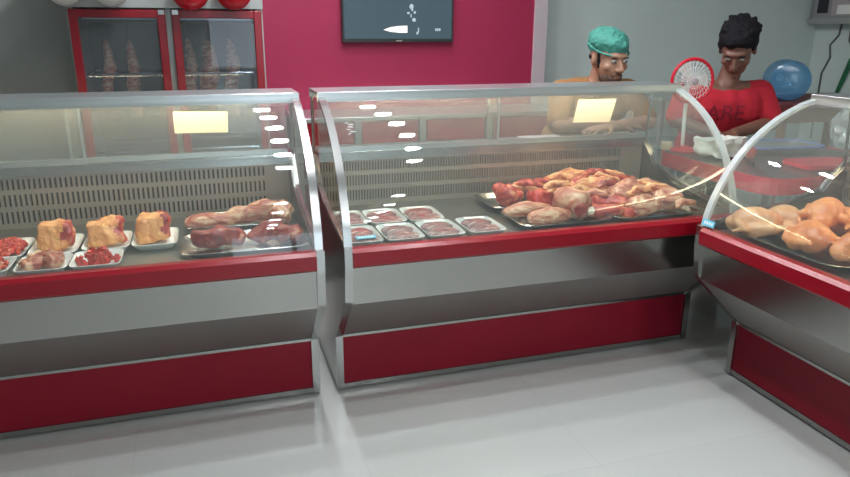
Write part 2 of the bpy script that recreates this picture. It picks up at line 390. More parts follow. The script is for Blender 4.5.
# ------------------------------------------------------------------ trays and meat
ZD = .7002
def foam_bm(w, d, h=.026, t=.004):
    """rounded dished tray"""
    bm = bmesh.new(); prof = [(0.0,.0),(.78,.0),(.84,.006),(.97,h-.002),(1.0,h),(.985,h+.002),(.955,h-.001),(.83,.009),(.77,t),(0.0,t)]
    seg = 32; rings = []
    for s, z in prof:
        ring = []
        for k in range(seg):
            a = 2*PI*(k+.5)/seg; c, q = math.cos(a), math.sin(a); e = .28
            ring.append(bm.verts.new((w/2*max(s, .02)*math.copysign(abs(c)**e, c), d/2*max(s, .02)*math.copysign(abs(q)**e, q), z)))
        rings.append(ring)
    for a, b in zip(rings, rings[1:]):
        for k in range(seg): bm.faces.new((a[k], a[(k+1) % seg], b[(k+1) % seg], b[k]))
    bm.faces.new(rings[0][::-1]); bm.faces.new(rings[-1]); return bm
def foam_tray(label, x, y, w=.165, d=.235, rz=0, group='white foam trays in the left case', lab=None):
    o = link('foam_tray', foam_bm(w, d), 'foam', None, (x, y, ZD), (0,0,rz)); return tag(o, label, 'tray', group)
def steel_tray(label, x, y, w, d, rz=0, z=ZD, group='steel meat trays'):
    bm = foam_bm(w, d, .028, .003)
    return tag(link('steel_tray', bm, 'chrome', None, (x, y, z), (0,0,rz)), label, 'tray', group)
def piece(name, label, cat, bm, m, loc, rz=0, group=None, z=None):
    settle(bm); o = link(name, bm, m, None, (loc[0], loc[1], z if z is not None else loc[2]), (0,0,rz)); return tag(o, label, cat, group)

foam_tray('white foam tray of bright red mince at the far left, back row', -1.185, .10, .165, .25)
foam_tray('front-row foam tray of red scraps cut off by the left picture edge', -1.198, -.10, .165, .17)
foam_tray('white foam tray under the leftmost upright fat-topped meat slab', -1.012, .10, .165, .25)
foam_tray('white foam tray under the middle upright fat-topped meat slab', -.838, .10, .165, .23)
foam_tray('white foam tray under the rightmost upright fat-topped meat slab, beside the steel trays', -.668, .10, .165, .23)
foam_tray('white foam tray of brownish marbled meat in the front row', -1.018, -.115, .165, .18)
foam_tray('white foam tray of diced red meat in the front row', -.850, -.115, .165, .18)

def mince(seed, w, d, h, size, n):
    random.seed(seed); bm = bmesh.new()
    ell(bm, (0,0,h*.4), (w/2*.85, d/2*.85, h*.6), sub=3)
    for i in range(n):
        a = random.random()*2*PI; r = math.sqrt(random.random()); x, y = w/2*r*math.cos(a), d/2*r*math.sin(a)
        ell(bm, (x, y, h*(1-.7*r*r)+random.uniform(-.004,.006)), tuple(size*random.uniform(.7,1.3) for _ in range(3)), Euler((random.random()*3,)*3), sub=1)
    return settle(bm)
tag(link('minced_meat', mince(1, .13,.19,.035,.011,110), 'meat_bright', None, (-1.185,.10,ZD+.005)), 'heap of bright red mince in the far left back tray', 'meat', kind='stuff')
tag(link('minced_meat', mince(2, .12,.12,.035,.012,60), 'meat_red', None, (-1.198,-.10,ZD+.005)), 'heap of red meat scraps in the front tray at the left picture edge', 'meat', kind='stuff')
def slab(seed, w=.115, h=.095, th=.06):
    """thick slab propped up: fat layer towards the viewer folding over the top"""
    bm = bmesh.new(); bmesh.ops.create_cube(bm, size=1)
    for v in bm.verts: v.co = Vector((v.co.x*w, v.co.y*th, (v.co.z+.5)*h))
    bmesh.ops.subdivide_edges(bm, edges=bm.edges[:], cuts=9, use_grid_fill=True)
    for v in bm.verts:
        cx, cy, cz = v.co.x/(w/2), v.co.y/(th/2), v.co.z/h*2-1
        k = (abs(cx)**6+abs(cy)**6+abs(cz)**6)**(1/6); k = max(k, 1e-6); m = max(abs(cx), abs(cy), abs(cz))
        f = m/k if m > .2 else 1
        v.co = Vector((cx*w/2*f, cy*th/2*f, (cz*f+1)*h/2))
    lump(bm, seed, .018, 20)
    for f in bm.faces: f.material_index = 1 if (f.calc_center_median().x+.025*noise.noise(f.calc_center_median()*30) > w*.30 and f.normal.x > -.2) or f.calc_center_median().y > th*.2 else 0
    for v in bm.verts: v.co.y += v.co.z*.55
    return bm
for i, (x, y, lab, rz, w) in enumerate(((-1.015,.075,'leftmost of the three upright slabs of meat with a tan fat face',.0,.12),(-.838,.085,'middle of the three upright slabs of meat with a tan fat face',.12,.125),(-.668,.08,'rightmost upright slab of meat with a tan fat face, next to the steel trays',-.08,.115))):
    bm = slab(i+3, w, (.088,.080,.092)[i], .075); piece('meat_slab', lab, 'meat', bm, ['fat','meat_red'], (x, y, ZD+.0052), rz, 'fat-topped meat slabs')
bm = bmesh.new(); ell(bm, (-.03,-.01,.016), (.040,.062,.020), sub=4); ell(bm, (.033,-.012,.016), (.036,.055,.022), sub=4); ell(bm, (.0,.046,.016), (.056,.026,.020), sub=4); lump(bm, 3, .014, 34)
piece('stewing_meat', 'lumps of brownish marbled meat with pale fat in the front foam tray', 'meat', bm, 'meat_mix', (-1.018,-.115,ZD+.0052))
random.seed(5); c0 = None
for i in range(22):
    a = random.random()*2*PI; r = math.sqrt(random.random()); lay = 0 if i < 14 else 1
    if c0 is None:
        bm = bmesh.new(); bmesh.ops.create_cube(bm, size=.030); bmesh.ops.bevel(bm, geom=bm.edges[:], offset=.008, segments=2, affect='EDGES'); lump(bm, 4, .004, 60)
        c = link('meat_cube', bm, 'meat_bright'); c0 = c
    else: c = c0.copy(); C.objects.link(c)
    q = .72 if lay == 0 else .45
    c.location = (-.850+.068*r*math.cos(a)*q/.72, -.115+.07*r*math.sin(a)*q/.72, ZD+.020+lay*.020); c.rotation_euler = (random.random()*.5, random.random()*.5, random.random()*3)
    tag(c, 'small red cube of diced meat heaped in the front foam tray', 'meat', 'diced meat cubes in the front tray')

steel_tray('shallow steel tray at the back of the left case under the long mutton leg', -.345, .275, .44, .24)
steel_tray('shallow steel tray at the front of the left case holding dark haunches', -.345, -.055, .46, .28)
bm = blobtube([(-.24,.0,.03),(-.12,-.005,.032),(.02,.01,.045),(.12,.03,.055),(.19,.02,.05)], [.026,.028,.036,.050,.046], 7, .020, 17)
piece('mutton_leg', 'long mutton leg lying across the rear steel tray, thick fatty end at the right', 'meat', bm, 'carcass_dull', (-.33,.235,ZD+.0040))
bm = blobtube([(-.10,0,.03),(0,.0,.036),(.09,.0,.028)], [.032,.048,.026], 9, .018, 18, .8)
piece('meat_joint', 'dark red haunch on the left of the front steel tray', 'meat', bm, 'meat_deep', (-.43,-.04,ZD+.0040), -.1)
bm = blobtube([(-.10,.0,.03),(0,.02,.036),(.10,-.02,.035)], [.026,.042,.032], 12, .022, 20, .85)
piece('meat_joint', 'ragged dark red joint at the right of the front steel tray', 'meat', bm, 'meat_deep', (-.235,-.05,ZD+.0040), -.1)
bm = blobtube([(-.07,.0,.03),(0,.0,.04),(.07,.0,.035)], [.026,.040,.036], 14, .020, 20)
piece('meat_joint', 'pinkish fatty knuckle piled behind the ragged joint by the case end', 'meat', bm, 'carcass_dull', (-.185,.085,ZD+.0280), 1.2)

# film wrapped trays in the middle case
packs = [(.098,.155,'wrapped foam tray at the left back of the middle case, beside the chrome end trim',1,0),
 (.098,-.095,'wrapped foam tray with a bright blue label at the front left of the middle case',2,1),
 (.252,.150,'wrapped foam tray, second from the left in the back row',2,0),
 (.418,.145,'wrapped foam tray at the right end of the back row',2,0),
 (.252,-.100,'wrapped foam tray, second from the left in the front row',1,0),
 (.422,-.095,'wrapped foam tray, third from the left in the front row',1,0),
 (.598,-.095,'wrapped foam tray at the right end of the front row, nearest the steel trays',1,0)]
whichs = ['left back','blue-labelled','second back-row','right-end back-row','second front-row','third front-row','right-end front-row']
for i, (x, y, lab, kind, blue) in enumerate(packs):
    w, d = (.135 if i < 2 else .158), .225
    tr = tag(link('wrapped_tray', foam_bm(w, d, .026), 'foam', None, (x, y, ZD), (0,0,random.uniform(-.02,.02))), lab, 'tray', 'film-wrapped trays in the middle case')
    # slack film over the rim
    bm = bmesh.new(); bmesh.ops.create_grid(bm, x_segments=14, y_segments=18, size=.5)
    for v in bm.verts:
        X, Y = v.co.x*w*.95, v.co.y*d*.95; e = max(abs(v.co.x), abs(v.co.y))*2
        v.co = Vector((X, Y, .030+.005*noise.noise(Vector((X*25, Y*25, i)))*(1-e**4)))
    link('film', bm, 'film', tr, recalc=False)
    if blue:
        lb = link('blue_label', BX(-.038,.040,-.022,.016,0,.001), 'blue', tr, (.0,-.072,.0345), (0,0,.05), smooth=False); lb['label'] = 'bright blue label'
        bm = bmesh.new()
        for k in range(5): box(bm, -.03+k*.013, -.022+k*.013, -.010, .006, .001, .0016)
        link('lettering', bm, 'foam', lb, smooth=False)
    else:
        link('paper_label', BX(-.040,.048,-.012,.018,0,.0008), 'foam', tr, (-.004,.070,.0345), (0,0,-.04), smooth=False)
    # two slices of meat side by side
    bm = bmesh.new(); ell(bm, (-.0,.042,.013), (.067*w/.158,.050,.0130), sub=4); ell(bm, (.0,-.046,.013), (.067*w/.158,.050,.0135), sub=4); lump(bm, i+20, .0035, 40)
    piece('sliced_meat', 'two dark fatty meat slices packed in the %s wrapped tray' % whichs[i], 'meat', bm, 'slice' if kind == 1 else 'slice2', (x, y, ZD+.0045))

# heap of meat on steel trays
steel_tray('rear left steel tray under red chunks in the middle case', .965, .265, .43, .30)
steel_tray('rear right steel tray under fat-covered carcass pieces', 1.405, .265, .43, .30)
steel_tray('front left steel tray under two long pinkish cuts', .965, -.055, .43, .29)
steel_tray('front right steel tray under pale carcass lumps by the case end', 1.405, -.055, .43, .29)
zt = ZD+.0040
def mt(lab, m, pts, rs, loc, seed, rz=0, amp=.020, freq=17, flat=1., z=zt, name='meat_piece', res=20):
    return piece(name, lab, 'meat', blobtube(pts, rs, seed, amp, freq, flat, res), m, (loc[0], loc[1], z), rz, 'raw meat heaped on the steel trays')
mt('red meat chunk nearest the left back corner of the steel trays', 'meat_red', [(-.07,0,.03),(0,0,.04),(.07,0,.03)], [.03,.042,.03], (.86,.20), 1, .1)
mt('spiky red scrap standing up at the left back of the heap', 'meat_red', [(-.06,.03,.07),(0,0,.05),(.07,-.01,.03)], [.020,.038,.028], (.905,.33), 2, -.1, .016)
piece('meat_piece', 'bright red block of meat in the rear left tray beside the ribs', 'meat', slab(11, .115, .075, .08), ['meat_bright','meat_red'], (1.005,.13,zt), .15, 'raw meat heaped on the steel trays')
mt('fat-streaked red strip lying behind the bright red block', 'carcass', [(-.09,0,.03),(0,.02,.06),(.09,0,.05)], [.025,.04,.03], (1.00,.32), 4, .0)
# rack of ribs
bm = blobtube([(-.10,0,.05),(0,0,.065),(.10,0,.055)], [.04,.055,.045], 6, .006, 12, .7)
for k in range(6): tube(bm, [(-.08+k*.032, .058*math.cos(a), .055+.050*math.sin(a)) for a in [R(q) for q in range(100, 290, 15)]], .0075, seg=8)
piece('rib_rack', 'rack of pale ribs behind the rolled joint in the heap', 'meat', bm, 'carcass', (1.14,.215,zt), .25, 'raw meat heaped on the steel trays')
mt('long fat-covered carcass piece along the back of the rear right tray', 'carcass', [(-.24,0,.06),(-.08,.01,.09),(.10,0,.08),(.22,0,.05)], [.035,.058,.055,.03], (1.30,.33), 8, -.03)
mt('slim tan carcass strip lying over the front of the long carcass piece', 'carcass', [(-.22,0,.09),(-.05,.0,.105),(.12,0,.09),(.24,-.02,.06)], [.022,.034,.036,.022], (1.33,.235), 9, .04)
mt('reddish tan flank at the right end of the rear right tray', 'carcass_dull', [(-.11,0,.04),(0,0,.05),(.11,0,.035)], [.04,.052,.03], (1.50,.22), 10, -.15)
mt('fatty shoulder below the slim carcass strip', 'carcass', [(-.12,0,.04),(0,0,.05),(.12,0,.045)], [.04,.058,.04], (1.26,.13), 11, .1)
mt('upper of the two long pinkish cuts at the front left of the heap', 'carcass_dull', [(-.12,.02,.03),(0,.01,.04),(.11,-.01,.035)], [.018,.036,.022], (.875,.020), 12, .0, .005)
mt('lower of the two long pinkish cuts at the front left of the heap', 'carcass_dull', [(-.10,.0,.03),(0,.0,.035),(.11,.0,.03)], [.026,.036,.020], (.905,-.105), 13, .05, .005)
# rolled joint with dark core
bm = blobtube([(0,.09,.06),(0,.03,.06),(0,-.07,.06)], [.055,.064,.060], 14, .008, 18)
bmesh.ops.transform(bm, matrix=Matrix.Rotation(.35, 4, 'Z'), verts=bm.verts)
o = piece('rolled_joint', 'round rolled joint with a dark hollow middle in the centre of the heap', 'meat', bm, 'meat_mix', (1.055,-.055,zt), 0, 'raw meat heaped on the steel trays')
bm = bmesh.new(); ell(bm, (0,0,0), (.030,.014,.030), sub=3); lump(bm, 3, .006, 40)
o2 = link('hollow_core', bm, 'meat_deep', o, (-.030+.0,-.108,.068), (0,0,-.35)); o2['label'] = 'dark red core'
bm = blobtube([(-.10,.05,.03),(0,0,.035),(.09,-.03,.04)], [.030,.030,.018], 15, .008, 18)
o = piece('shank', 'meat shank with a white knuckle bone in front of the rolled joint', 'meat', bm, 'meat_red', (1.185,-.095,zt), -.1, 'raw meat heaped on the steel trays')
bm = bmesh.new(); ell(bm, (-.0,0,0), (.018,.016,.016)); ell(bm, (.012,.012,.004), (.014,.013,.012)); lump(bm, 2, .003, 60); link('knuckle_bone', bm, 'bone', o, (-.085,-.03,.045))
mt('dark red shank pointing forward to the right of the knuckle bone', 'meat_red', [(-.11,.05,.04),(0,0,.04),(.11,-.06,.03)], [.036,.032,.018], (1.28,-.02), 16, -.15)
mt('pale carcass lump in the middle of the front right tray', 'carcass_dull', [(-.11,.0,.05),(0,0,.06),(.11,.0,.05)], [.045,.062,.04], (1.40,.055), 17, .1, .016)
mt('greyish pink shoulder at the front of the front right tray', 'carcass_dull', [(-.09,.0,.04),(0,0,.045),(.09,.0,.04)], [.035,.046,.03], (1.37,-.115), 18, .15, .014)
mt('pale fatty lump at the right-hand end of the heap by the end glass', 'carcass_dull', [(-.07,.0,.04),(0,0,.05),(.07,.0,.04)], [.04,.05,.035], (1.53,-.055), 19, -.2, .016)
mt('small pink scrap beneath the pale fatty lumps at the front right', 'meat_red', [(-.04,.0,.02),(0,0,.03),(.05,.0,.02)], [.018,.024,.015], (1.285,-.135), 20, .2, .008, z=zt)

random.seed(21)
strips = [(.93,.25,.5,'carcass',.05),(1.10,.33,.1,'meat_red',.06),(1.19,.29,-.3,'carcass',.085),(1.36,.30,.2,'meat_red',.10),(1.45,.31,-.2,'carcass',.085),(1.20,.15,.5,'meat_red',.09),(1.33,.17,-.4,'carcass',.10),(1.43,.17,.3,'meat_red',.085),(1.54,.30,.1,'carcass',.05),
          (1.12,.06,.8,'carcass',.07),(1.22,.03,-.5,'carcass_dull',.055),(1.31,.09,.3,'meat_deep',.085),(1.46,.03,-.5,'carcass',.085),(1.46,-.12,.5,'carcass_dull',.045),(1.50,-.02,-.2,'carcass',.075),(1.38,-.06,.3,'carcass',.085),(1.57,.17,-.6,'carcass_dull',.06),(1.58,-.12,.4,'carcass_dull',.03),(1.05,.10,.2,'carcass',.095),(.97,.24,-.3,'meat_red',.08),(.88,.27,.6,'carcass',.05),(1.55,.06,.9,'meat_red',.03)]
for k, (x, y, rz, mm, dz) in enumerate(strips):
    piece('meat_strip', 'narrow raw trimming draped over the heap of meat on the steel trays', 'meat', blobtube([(-.075,0,0),(-.02,.012,.014),(.03,-.008,.012),(.08,.0,-.006)], [.012,.020,.018,.010], 60+k, .010, 26, .8), mm, (x, y, zt+dz), rz, 'trimmings draped over the meat heap')
# chickens in the right-hand case
steel_tray('wide steel tray under the whole chickens in the right-hand case', 1.80, -.70, .54, .56)
def chicken_bm(seed):
    bm = bmesh.new()
    ell(bm, (0,0,.058), (.062,.082,.056), sub=4); ell(bm, (0,-.045,.064), (.052,.050,.046), sub=4); ell(bm, (0,.072,.045), (.034,.032,.03), sub=3)
    for s in (-1, 1):
        caps(bm, (s*.050,-.005,.038), (s*.064,-.078,.056), .031, .016); caps(bm, (s*.064,-.078,.056), (s*.040,-.108,.060), .014, .010)
        caps(bm, (s*.060,.045,.062), (s*.082,.010,.045), .017, .012); caps(bm, (s*.082,.010,.045), (s*.072,.058,.03), .011, .006)
    lump(bm, seed, .006, 18); return settle(bm)
ck = [(1.615,-.505,.6,0,'pale whole chicken nearest the left end glass of the right-hand case',1),(1.735,-.535,.2,.0,'pale whole chicken second from the left end glass, leaning on its neighbour',1),
 (1.665,-.735,-.5,0,'large yellowish chicken at the front of the heap above the red edge',0),(1.96,-.60,.9,0,'orange chicken at the back of the heap',0),
 (1.90,-.80,.1,.0,'orange chicken at the right of the heap touching the picture edge',0),(1.72,-.905,1.3,0,'orange-brown chicken lying low at the front right picture edge',0),(1.80,-.66,2.2,.055,'chicken resting on top in the middle of the heap',0)]
cb = None
for i, (x, y, rz, dz, lab, pale) in enumerate(ck):
    o = link('whole_chicken', chicken_bm(i*3+1), 'chicken_pale' if pale else 'chicken', None, (x, y, ZD+.004+dz), (0,0,rz)); o.modifiers.new('r', 'REMESH').voxel_size = .005
    o.modifiers[0].use_smooth_shade = True; o.scale = (1.08,)*3
    tag(o, lab, 'chicken', 'whole chickens in the right-hand case')
tag(link('foam_tray', foam_bm(.22,.165), 'foam', None, (1.655,-1.085,ZD)), 'white foam tray at the right edge of the picture in front of the chickens', 'tray')

# ------------------------------------------------------------------ fridge
FX0, FX1, FY0, FY1, FH = -1.06, -.105, 1.30, 1.885, 1.98
f = thing('display_fridge', 'tall grey upright fridge with two red-framed glass doors against the back wall', 'fridge', (FX0, FY0, 0))
W = FX1-FX0; D = FY1-FY0
bm = bmesh.new(); box(bm, 0, .03, .04, D, .06, FH); box(bm, W-.03, W, .04, D, .06, FH); box(bm, .03, W-.03, D-.03, D, .06, FH); box(bm, .03, W-.03, .04, D-.03, .06, .2); box(bm, .03, W-.03, .04, D-.03, FH-.03, FH)
box(bm, W/2-.015, W/2+.015, .045, .09, .2, 1.6)
link('cabinet', bm, 'fridge_grey', f, smooth=False)
link('header', BX(0, W, 0, .05, 1.592, FH), 'fridge_grey', f, smooth=False)
bm = bmesh.new(); box(bm, .031, W-.031, D-.045, D-.031, .2, 1.59); link('lining', bm, 'fridge_dark', f, smooth=False)
link('plinth', BX(.02, W-.02, .06, D-.02, 0, .06), 'black', f, smooth=False)
link('inner_lamp', BX(.06, W-.06, .10, .13, 1.535, 1.55), 'shelf', f, smooth=False)
for zz in (.45,.85,1.26):
    bm = bmesh.new()
    for k in range(24): tube(bm, [(.04+k*(W-.08)/23,.10,zz),(.04+k*(W-.08)/23,D-.06,zz)], .0025, seg=5)
    tube(bm, [(.035,.10,zz),(W-.035,.10,zz)], .005, seg=6); tube(bm, [(.035,D-.06,zz),(W-.035,D-.06,zz)], .005, seg=6); link('wire_shelf', bm, 'chrome', f)
for k in range(2):
    x0 = .012+k*(W/2+.004); x1 = x0+W/2-.026; fw = .040
    bm = bmesh.new(); box(bm, x0, x0+fw, 0, .035, .2, 1.583, bev=.004); box(bm, x1-fw, x1, 0, .035, .2, 1.583, bev=.004); box(bm, x0+fw-.001, x1-fw+.001, 0, .034, 1.543, 1.583, bev=.003); box(bm, x0+fw-.001, x1-fw+.001, 0, .034, .2, .24, bev=.003)
    d = link('door', bm, 'bumper', f, smooth=False)
    link('door_glass', BX(x0+fw, x1-fw, .014, .020, .24, 1.543), 'glass_fridge', d, smooth=False)
    link('hinge', BX(x0+(.004 if k else W/2-.06), x0+(.034 if k else W/2-.03), -.006, .0, 1.56, 1.583), 'chrome', d, smooth=False)
fm = [(.14,'pale hanging carcass strip in the left part of the fridge, nearer its left side',.34,.028),(.26,'pale hanging carcass strip near the middle of the left fridge door',.42,.032),(.56,'whitish carcass strip at the left edge of the right fridge door',.36,.030),(.66,'broad pale carcass strip behind the right fridge door',.40,.045),(.78,'slim pale carcass strip at the right of the right fridge door',.44,.036)]
for i, (x, lab, h, r) in enumerate(fm):
    bm = blobtube([(0,0,0),(.01,.0,-h*.35),(-.01,.01,-h*.75),(.012,0,-h)], [r*.4,r,r*1.1,r*.6], 30+i, .012, 14)
    m = link('hanging_meat', bm, 'carcass_dull', None, (FX0+x, FY0+.22, 1.44)); tag(m, lab, 'meat', 'carcass pieces hanging in the fridge')
    link('hook', TB([(0,0,-.01),(0,.0,.05),(.0,.01,.065),(0,.0,.092)], .003, seg=6), 'chrome', m)
link('hanging_rail', TB([(.03,.22,1.525),(W-.03,.22,1.525)], .007, seg=8), 'chrome', f)
# balloons in front of the header
def balloon(x, z, m, lab):
    bm = bmesh.new(); prof = []
    for i in range(17):
        a = PI*i/16; r = .098*math.sin(a)*(1-.12*math.cos(a)*-1*(.5 if a > PI/2 else 0)); prof.append((max(r, .0002), -.108*math.cos(a)*(1.0)))
    lathe(bm, prof, 28); o = link('balloon', bm, m, None, (x, FY0-.105, z)); tag(o, lab, 'balloon', 'balloons along the top of the fridge')
    bm = bmesh.new(); lathe(bm, [(.004,.104),(.005,.112),(.013,.122),(.011,.124)], 12); link('knot', bm, m, o)
    link('string', TB([(0,0,.122),(0,.03,.2),(0,.10,1.72-z+.2)], .0012, seg=5), 'foam', o)
balloon(-1.035, 1.700, 'balloon_white', 'white balloon at the left corner of the fridge top')
balloon(-.835, 1.700, 'balloon_white', 'white balloon second from the left above the fridge')
balloon(-.465, 1.685, 'balloon_red', 'red balloon above the left side of the right fridge door')
balloon(-.255, 1.690, 'balloon_red', 'red balloon at the right corner of the fridge top')

# ------------------------------------------------------------------ television
tv = thing('television', 'wide black flat television mounted on the crimson wall', 'television', (.80, 1.86, 1.41))
bm = bmesh.new(); box(bm, -.372,.372,.0,.035,0,.43, bev=.004); link('casing', bm, 'black', tv, smooth=False)
sc = link('screen', BX(-.358,.358,-.002,.0,.022,.416), 'screen', tv, smooth=False)
link('wall_mount', BX(-.1,.1,.035,.0395,.12,.30), 'black', tv, smooth=False)
bm = bmesh.new()   # glow streak
vs = [bm.verts.new((x, -.0026, z)) for x, z in ((-.105,.078),(-.06,.094),(.0,.102),(.055,.104),(.055,.060),(.0,.060),(-.06,.066))]; bm.faces.new(vs); link('bright_streak', bm, 'screen_white', sc, recalc=False)
bm = bmesh.new()   # figure
for cx, cz, rx, rz in ((.083,.222,.014,.016),(.088,.205,.007,.012),(.062,.182,.010,.007),(.105,.186,.008,.009),(.100,.140,.013,.012),(.130,.076,.004,.018),(.122,.058,.006,.010),(.080,.165,.004,.012)):
    bm.faces.new([bm.verts.new((cx+rx*math.cos(2*PI*k/14), -.0028, cz+rz*math.sin(2*PI*k/14))) for k in range(14)])
link('lit_figure', bm, 'screen_dim', sc, recalc=False)
bm = bmesh.new()
for x in (.245,.258,.271): box(bm, x, x+.010, -.003, -.0022, .072, .088)
link('channel_mark', bm, 'screen_dim', sc, smooth=False)
link('brand_plate', BX(-.02,.02,-.003,-.001,.006,.014), 'steel_dull', tv, smooth=False)

# ------------------------------------------------------------------ low counter under the TV (seen through the case glass)
cn = thing('back_counter', 'low steel-framed counter with red panels against the crimson wall under the television', 'counter', (.05,1.43,0))
bm = bmesh.new(); box(bm, 0, 1.72, 0, .46, .965, .992, bev=.004); link('counter_top', bm, 'shelf', cn, smooth=False)
bm = bmesh.new()
for x in (0,.355,.76,1.20,1.68): box(bm, x, x+.04, 0, .04, 0, .965); box(bm, x, x+.04, .42, .46, 0, .965)
for zz in (.10,.60,.795): box(bm, .0, 1.72, .005, .035, zz, zz+.03)
link('frame', bm, 'shelf', cn, smooth=False)
for x, x1 in ((.06,.345),(.40,.75),(.81,1.19),(1.25,1.67)):
    for z0, z1 in ((.13,.60),(.64,.79),(.83,.96)): link('red_panel', BX(x, x1, .012, .024, z0, z1), 'bumper', cn, smooth=False)
bk = tag(link('folded_cloth', BX(0,.22,0,.13,0,.012,bev=.004), 'trim', None, (1.08,.485,.9572), (0,0,.0)), 'folded pale mauve cloth lying on the rear worktop of the middle case beside the man', 'cloth')

# ------------------------------------------------------------------ people
def remesh(o, v=.007, sm=2):
    m = o.modifiers.new('r', 'REMESH'); m.mode = 'VOXEL'; m.voxel_size = v; m.use_smooth_shade = True
    if sm: s = o.modifiers.new('s', 'SMOOTH'); s.iterations = sm; s.factor = .5
def head(bm, Mx, s):
    def e(c, r, rot=None):
        vs = ell(bm, Vector(c)*s, tuple(k*s for k in r), rot, 3); bmesh.ops.transform(bm, matrix=Mx, verts=vs)
    def cp(a, b, ra, rb):
        n = len(bm.verts); caps(bm, Vector(a)*s, Vector(b)*s, ra*s, rb*s, 12); bm.verts.ensure_lookup_table(); bmesh.ops.transform(bm, matrix=Mx, verts=bm.verts[n:])
    e((0,.015,.03), (.076,.095,.088)); e((0,-.025,-.02), (.064,.068,.075)); e((0,-.035,-.070), (.049,.050,.040)); e((0,-.072,-.093), (.022,.018,.016))
    e((0,-.070,.030), (.050,.024,.014)); cp((0,-.090,.008), (0,-.112,-.026), .008, .012); e((-.012,-.100,-.030), (.009,.010,.008)); e((.012,-.100,-.030), (.009,.010,.008))
    e((0,-.088,-.055), (.023,.010,.006)); e((0,-.085,-.066), (.020,.010,.007))
    for q in (-1, 1): e((q*.074,.012,-.005), (.010,.018,.030), Euler((-.15,0,q*.3))); e((q*.044,-.062,-.022), (.020,.018,.017))
def hand(bm, w, d, up, s, curl=.5, side=1):
    """palm at wrist w towards d; five separate bent fingers, thumb from the side of the palm"""
    d = Vector(d).normalized(); up = Vector(up).normalized(); sd = d.cross(up).normalized()*side; up = sd.cross(d).normalized()*side
    w = Vector(w); pl = .085*s
    for k in range(4):
        o = (k-1.5)*.019*s; caps(bm, w+sd*o*.6, w+d*pl+sd*o, .014*s, .0115*s, 10)
    for k, ln in enumerate((.070,.080,.074,.058)):
        o = (k-1.5)*.0215*s; p = w+d*pl+sd*o; dd = d
        for j, f in enumerate((.45,.32,.23)):
            a = curl*(j+.6)*.55; dv = (d*math.cos(a)-up*math.sin(a)+sd*(k-1.5)*.06).normalized(); q = p+dv*ln*f*s
            caps(bm, p, q, (.0092-.0010*j)*s, (.0084-.0010*j)*s, 10); p = q
    p = w+d*.025*s-sd*.026*s; q = p+(d*.6-sd*.7-up*.2).normalized()*.040*s; caps(bm, p, q, .013*s, .010*s, 10); r = q+(d*.9-sd*.25-up*.25).normalized()*.032*s; caps(bm, q, r, .0095*s, .008*s, 10)

def person(label, loc, rz, P, s, skin, hy, hp, hr, hc):
    """P dict of joints; hy/hp/hr head yaw pitch roll; hc head centre"""
    t = thing('person', label, 'person', loc, rz)
    Mx = Matrix.Translation(Vector(hc)) @ Euler((hp, hr, hy)).to_matrix().to_4x4()
    bm = bmesh.new(); J = {k: Vector(v) for k, v in P.items() if isinstance(v, tuple)}
    head(bm, Mx, s)
    caps(bm, J['neck'], Mx @ Vector((0,.035*s,-.03*s)), .053*s, .043*s)
    caps(bm, J['chest']+Vector((-.075*s,0,0)), J['chest']+Vector((.075*s,0,0)), .105*s, .105*s); caps(bm, J['chest'], J['neck'], .085*s, .055*s)
    caps(bm, J['belly']+Vector((-.05*s,0,0)), J['belly']+Vector((.05*s,0,0)), .10*s, .10*s); caps(bm, J['belly'], J['chest'], .115*s, .115*s)
    caps(bm, J['pelvis']+Vector((-.07*s,0,0)), J['pelvis']+Vector((.07*s,0,0)), .10*s, .10*s); caps(bm, J['pelvis'], J['belly'], .115*s, .11*s)
    for q in 'LR':
        caps(bm, J['neck']-Vector((0,0,.03*s)), J['sh'+q], .055*s, .054*s); caps(bm, J['sh'+q], J['el'+q], .052*s, .038*s); caps(bm, J['el'+q], J['wr'+q], .037*s, .025*s)
        caps(bm, J['hip'+q], J['kn'+q], .080*s, .052*s); caps(bm, J['kn'+q], J['an'+q], .052*s, .035*s); caps(bm, J['an'+q]-Vector((0,0,.02)), J['an'+q]+Vector((0,-.15,-.03)), .036, .028)
        hand(bm, J['wr'+q], J['wr'+q]-J['el'+q], P.get('up', (0,0,1)), s, P.get('curl', .5), 1 if q == 'L' else -1)
    o = link('body', bm, skin, t, recalc=True); remesh(o, .0065, 2)
    return t, Mx, J
def eyes(t, Mx, s, openv=1.):
    for q in (-1, 1):
        bm = bmesh.new(); ell(bm, (0,0,0), (.0135*s,.010*s,.0085*s*openv)); e = link('eye', bm, 'eye', t); e.matrix_local = Mx @ Matrix.Translation((q*.030*s,-.0835*s,.008*s))
        bm = bmesh.new(); ell(bm, (0,-.007*s,0), (.006*s,.004*s,.006*s*openv), sub=2); link('iris', bm, 'black', e)
        bm = bmesh.new(); caps(bm, (-.013*s,-.002*s,.018*s), (.013*s,-.002*s,.019*s), .0032*s, .0026*s, 8); b = link('eyebrow', bm, 'hair', t); b.matrix_local = Mx @ Matrix.Translation((q*.031*s,-.086*s,.006*s))

